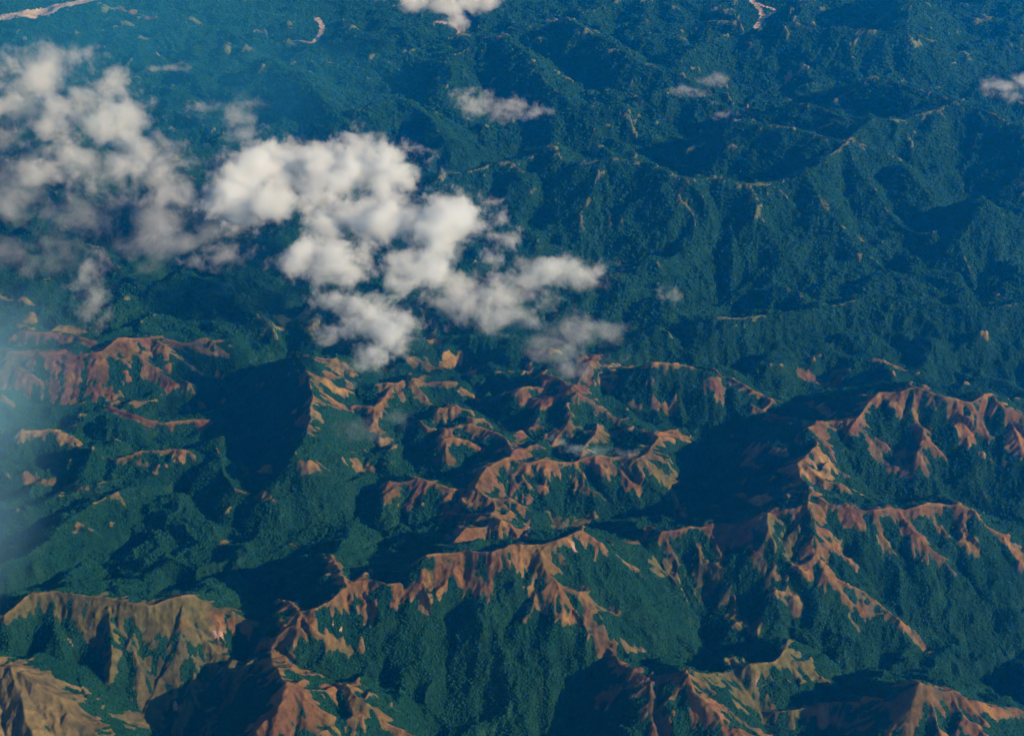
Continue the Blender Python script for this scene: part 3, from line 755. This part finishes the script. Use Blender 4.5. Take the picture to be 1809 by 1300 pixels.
sa = pm.attributes.new('size', 'FLOAT', 'POINT'); sa.data.foreach_set('value', PS.astype(f32))
ra = pm.attributes.new('turn', 'FLOAT', 'POINT'); ra.data.foreach_set('value', rng.rand(len(PX)).astype(f32) * 6.283)
va = pm.attributes.new('shape', 'INT', 'POINT'); va.data.foreach_set('value', rng.randint(0, 5, len(PX)).astype(np.int32))
forest = bpy.data.objects.new('forest', pm); COL.objects.link(forest); forest['kind'] = 'stuff'
forest['label'] = 'dense dark green forest canopy covering the hills and valleys'; forest['category'] = 'forest'
gn = bpy.data.node_groups.new('forest', 'GeometryNodeTree')
gn.interface.new_socket('Geometry', in_out='INPUT', socket_type='NodeSocketGeometry'); gn.interface.new_socket('Geometry', in_out='OUTPUT', socket_type='NodeSocketGeometry')
gi, go = gn.nodes.new('NodeGroupInput'), gn.nodes.new('NodeGroupOutput')
ci = gn.nodes.new('GeometryNodeCollectionInfo'); ci.inputs['Collection'].default_value = tree_col; ci.inputs['Separate Children'].default_value = True; ci.inputs['Reset Children'].default_value = True
ip = gn.nodes.new('GeometryNodeInstanceOnPoints'); ip.inputs['Pick Instance'].default_value = True
def named(n, ty):
    a = gn.nodes.new('GeometryNodeInputNamedAttribute'); a.data_type = ty; a.inputs['Name'].default_value = n; return a.outputs['Attribute']
cb = gn.nodes.new('ShaderNodeCombineXYZ')
gn.links.new(named('turn', 'FLOAT'), cb.inputs['Z']); gn.links.new(cb.outputs[0], ip.inputs['Rotation'])
gn.links.new(named('size', 'FLOAT'), ip.inputs['Scale']); gn.links.new(named('shape', 'INT'), ip.inputs['Instance Index'])
gn.links.new(gi.outputs[0], ip.inputs['Points']); gn.links.new(ci.outputs[0], ip.inputs['Instance']); gn.links.new(ip.outputs[0], go.inputs[0])
md = forest.modifiers.new('canopy', 'NODES'); md.node_group = gn

# ------------------------------------------------------------------ clouds
def vol_material(name, lobes, dens, scale, amp, thr, seed, gain=2.2, color=(1, 1, 1), g=.2, step=1.0, absorb=1.0):
    """water droplets: thick inside the lobes, torn by noise at their edges (lobes in object space)"""
    m, t, o = mat(name); lk = t.links.new
    tc_ = t.nodes.new('ShaderNodeTexCoord')
    F = None
    for (c, r) in lobes:
        s_ = nd(t, 'ShaderNodeVectorMath', operation='MULTIPLY_ADD'); lk(tc_.outputs['Object'], s_.inputs[0])
        s_.inputs[1].default_value = [1 / q for q in r]; s_.inputs[2].default_value = [-a / q for a, q in zip(c, r)]
        l = nd(t, 'ShaderNodeVectorMath', operation='LENGTH'); lk(s_.outputs[0], l.inputs[0])
        if F is None: F = l.outputs['Value']
        else:
            mn = nd(t, 'ShaderNodeMath', operation='SMOOTH_MIN'); lk(F, mn.inputs[0]); lk(l.outputs['Value'], mn.inputs[1]); mn.inputs[2].default_value = .18; F = mn.outputs[0]
    off = nd(t, 'ShaderNodeVectorMath', operation='ADD'); lk(tc_.outputs['Object'], off.inputs[0]); off.inputs[1].default_value = (seed * 713., seed * 391., seed * 177.)
    n = nd(t, 'ShaderNodeTexNoise', Scale=1 / scale, Detail=10.0, Roughness=.73, Distortion=.25); lk(off.outputs[0], n.inputs['Vector'])
    # density = clamp(((1-len) - thr + (noise-.5)*amp) * gain)
    a = nd(t, 'ShaderNodeMath', operation='MULTIPLY_ADD'); lk(n.outputs['Fac'], a.inputs[0]); a.inputs[1].default_value = amp; a.inputs[2].default_value = 1 - thr - .5 * amp
    b = nd(t, 'ShaderNodeMath', operation='SUBTRACT'); lk(a.outputs[0], b.inputs[0]); lk(F, b.inputs[1])
    c = nd(t, 'ShaderNodeMapRange', **{'From Min': 0.0, 'From Max': 1 / gain, 'To Min': 0.0, 'To Max': dens}); lk(b.outputs[0], c.inputs['Value'])
    if amp < 1: c.interpolation_type = 'SMOOTHERSTEP'
    v = nd(t, 'ShaderNodeVolumePrincipled', Anisotropy=g); v.inputs['Color'].default_value = (*color, 1); v.inputs['Absorption Color'].default_value = (absorb, absorb, absorb, 1)
    lk(c.outputs[0], v.inputs['Density']); lk(v.outputs[0], o.inputs['Volume'])
    m.cycles.volume_step_rate = step
    return m
def cloud(name, cat, label, lobes_px, z, dens, scale=None, amp=5.2, thr=.28, seed=1, group=None, flat=.5, color=(.945, .975, 1), g=0.0, absorb=0.0, vox=None, step=.2, gain=.55, hull=1.3):
    W = []
    for l in lobes_px:
        px, py, rx, ry = l[:4]; zc = l[4] if len(l) > 4 else z
        c = at(px, py, zc); mp = mpp(px, py, zc); d = ray(px, py); sd = -d[2] / np.linalg.norm(d); cd = math.sqrt(1 - sd * sd)
        rym = ry * mp * 1.15; Z = flat * rym; D = math.sqrt(max(rym ** 2 - (Z * cd) ** 2, (.3 * rym) ** 2)) / sd
        W.append((c, (rx * mp * 1.15, D, Z)))
    if scale is None: scale = float(np.clip(.8 * np.mean([w[1][0] for w in W]), 55, 290))
    ctr = np.mean([w[0] for w in W], 0); ctr[2] = min(w[0][2] - w[1][2] for w in W)
    bm = bmesh.new()
    for c, r in W:
        res = bmesh.ops.create_icosphere(bm, subdivisions=3, radius=1)
        for q in res['verts']: q.co = Vector([q.co[i] * r[i] * hull + c[i] - ctr[i] for i in range(3)])
    me = bpy.data.meshes.new(name); bm.to_mesh(me); bm.free()
    o = bpy.data.objects.new(name, me); COL.objects.link(o); o.location = ctr
    rm = o.modifiers.new('r', 'REMESH'); rm.mode = 'VOXEL'; rm.voxel_size = vox or max(18, min(min(w[1]) for w in W) / 3)
    dg = bpy.context.evaluated_depsgraph_get(); me2 = bpy.data.meshes.new_from_object(o.evaluated_get(dg)); o.modifiers.clear(); o.data = me2; bpy.data.meshes.remove(me); me2.name = name
    me2.materials.clear(); me2.materials.append(vol_material(name, [(c - ctr, r) for c, r in W], dens, scale, amp, thr, seed, gain=gain, color=color, g=g, step=step, absorb=absorb))
    o['label'] = label; o['category'] = cat
    if group: o['group'] = group
    return o
GC_ = 'white clouds drifting low over the hills'
ZC = 700
cloud('cloud', 'cloud', 'largest bright white cloud bank stretching diagonally over the middle left forest',
      [(600, 295, 130, 62), (480, 295, 95, 55), (420, 335, 65, 70), (690, 310, 75, 34), (520, 350, 120, 60), (650, 380, 150, 60), (800, 405, 100, 70), (590, 450, 105, 60), (735, 475, 80, 50)],
      ZC, .05, seed=1, group=GC_, amp=4.2)
cloud('cloud', 'cloud', 'tall white cloud streaming down from upper left, second largest',
      [(180, 170, 75, 50), (190, 230, 100, 65), (245, 300, 100, 60), (305, 345, 65, 38), (60, 130, 120, 55), (20, 180, 70, 50), (120, 215, 80, 50), (120, 290, 110, 45)],
      ZC, .017, seed=32, group=GC_, thr=.40)
cloud('cloud', 'cloud', 'thin ragged veil of cloud at the left edge below the streaming cloud',
      [(30, 300, 100, 45), (15, 240, 60, 40), (150, 370, 80, 60), (20, 360, 70, 45), (270, 400, 70, 55), (60, 450, 100, 45), (345, 420, 50, 40)],
      650, .0055, seed=3, group=GC_, thr=.28)
cloud('cloud', 'cloud', 'rounded white cloud hanging lowest over pale orange ridges left of centre',
      [(640, 560, 85, 50), (690, 595, 60, 50), (655, 630, 55, 45), (600, 540, 45, 35)], 770, .03, seed=4, group=GC_)
cloud('cloud', 'cloud', 'white flat-based cloud just right of the large bank',
      [(990, 480, 80, 34), (930, 490, 50, 22), (1030, 485, 45, 28)], 620, .024, seed=25, group=GC_, thr=.12)
cloud('cloud', 'cloud', 'soft white cloud below the right end of the large bank',
      [(860, 530, 90, 45), (900, 550, 65, 35), (820, 505, 45, 30)], 600, .018, seed=26, group=GC_, thr=.18)
cloud('cloud', 'cloud', 'grey translucent cloud resting on the reddish hill in the middle',
      [(1030, 590, 75, 42), (990, 625, 60, 40), (1070, 585, 35, 30), (1010, 650, 50, 22)], 640, .009, seed=7, group=GC_, thr=.27)
cloud('cloud', 'cloud', 'small white cloud over the far forest, above the large bank', [(900, 192, 55, 22), (945, 200, 28, 14), (840, 180, 40, 24)], 700, .02, seed=8, group=GC_)
cloud('cloud', 'cloud', 'thin slanting cloud wisp over the far ridges, right of centre', [(1220, 162, 38, 12), (1262, 140, 28, 14)], 760, .014, seed=9, group=GC_)
cloud('cloud', 'cloud', 'small white cloud cut off by the right edge', [(1775, 158, 34, 20), (1815, 148, 40, 18)], 850, .02, seed=10, group=GC_)
cloud('cloud', 'cloud', 'white cloud cut off by the top edge of the picture', [(790, 8, 75, 26), (830, 0, 60, 22), (740, -8, 70, 20), (800, 40, 25, 16)], 650, .03, seed=11, group=GC_)
cloud('cloud', 'cloud', 'narrow upright cloud wisp above the burnt hill at left', [(160, 480, 32, 40), (165, 530, 28, 38), (180, 565, 18, 24)], 560, .009, seed=12, group=GC_)
cloud('cloud', 'cloud', 'small pale cloud puff left of the rounded low cloud', [(395, 450, 48, 28), (350, 460, 30, 20)], 560, .012, seed=13, group=GC_)
cloud('cloud', 'cloud', 'tiny pale cloud puff over dark forest right of centre', [(1188, 522, 24, 16), (1165, 512, 18, 8)], 640, .014, seed=14, group=GC_)
cloud('cloud', 'cloud', 'faint cloud wisp above the large bank beside the streaming cloud', [(425, 205, 42, 34), (360, 195, 40, 16), (440, 235, 40, 22)], 650, .009, seed=15, group=GC_)
cloud('cloud', 'cloud', 'short flat cloud streak above the tall streaming cloud', [(295, 120, 40, 9)], 600, .014, seed=16, group=GC_)
cloud('cloud', 'cloud', 'tiny cloud scrap below the thin slanting wisp', [(1282, 206, 22, 9)], 720, .014, seed=17, group=GC_)
cloud('mist', 'mist', 'faint mist patch over the slopes below the pale orange ridges', [(640, 765, 55, 26), (690, 745, 40, 20)], 560, .004, seed=18)
cloud('mist', 'mist', 'soft bluish mist added in place of pale window glare at the left edge', [(-110, 740, 260, 300), (-110, 980, 210, 240)], 520, .0016, seed=19, scale=900, amp=.3, thr=.02, gain=1.0, hull=1.0, flat=.25, step=1.0, color=(.42, .80, 1))  # mist volume added to stand in for window glare
cloud('mist', 'mist', 'broad faint blue mist added to brighten the far valley in the upper left', [(150, 60, 620, 190), (420, 150, 420, 160)], 420, .00026, seed=21, scale=1500, amp=.4, thr=.0, gain=1.0, hull=1.0, flat=.32, step=1.5, color=(.10, .62, 1))  # extra layer added to lighten the distance where the even haze is thin
cloud('smoke_plume', 'smoke', 'small pale blue smoke plume rising from a grass fire on the central ridge',
      [(975, 774, 12, 7, 430), (992, 782, 16, 9, 440), (1015, 792, 22, 12, 450), (1050, 797, 38, 10, 455), (1100, 800, 40, 8, 455)], 440, .022, seed=20, scale=50, amp=3.8, thr=.14, color=(.7, .92, 1), vox=9)

# ------------------------------------------------------------------ air
def box(name, lo, hi):
    bm = bmesh.new(); bmesh.ops.create_cube(bm, size=1)
    for q in bm.verts: q.co = Vector([lo[i] if q.co[i] < 0 else hi[i] for i in range(3)])
    me = bpy.data.meshes.new(name); bm.to_mesh(me); bm.free(); o = bpy.data.objects.new(name, me); COL.objects.link(o); return o
mx_ = float(np.abs(X).max()) + 200
hz = box('haze', (-mx_, float(ys[0]) - 200, float(H.min()) - 1), (mx_, float(ys[-1]) + 200, CAM_H + 60))
hz['kind'] = 'stuff'; hz['label'] = 'even blue haze in the air over the whole landscape'
m, t, o = mat('haze'); v = nd(t, 'ShaderNodeVolumePrincipled', Density=HAZE_DENSITY, Anisotropy=HAZE_G); v.inputs['Color'].default_value = (*HAZE_COLOR, 1); v.inputs['Absorption Color'].default_value = (1, 1, 1, 1)
t.links.new(v.outputs[0], o.inputs['Volume']); hz.data.materials.append(m)
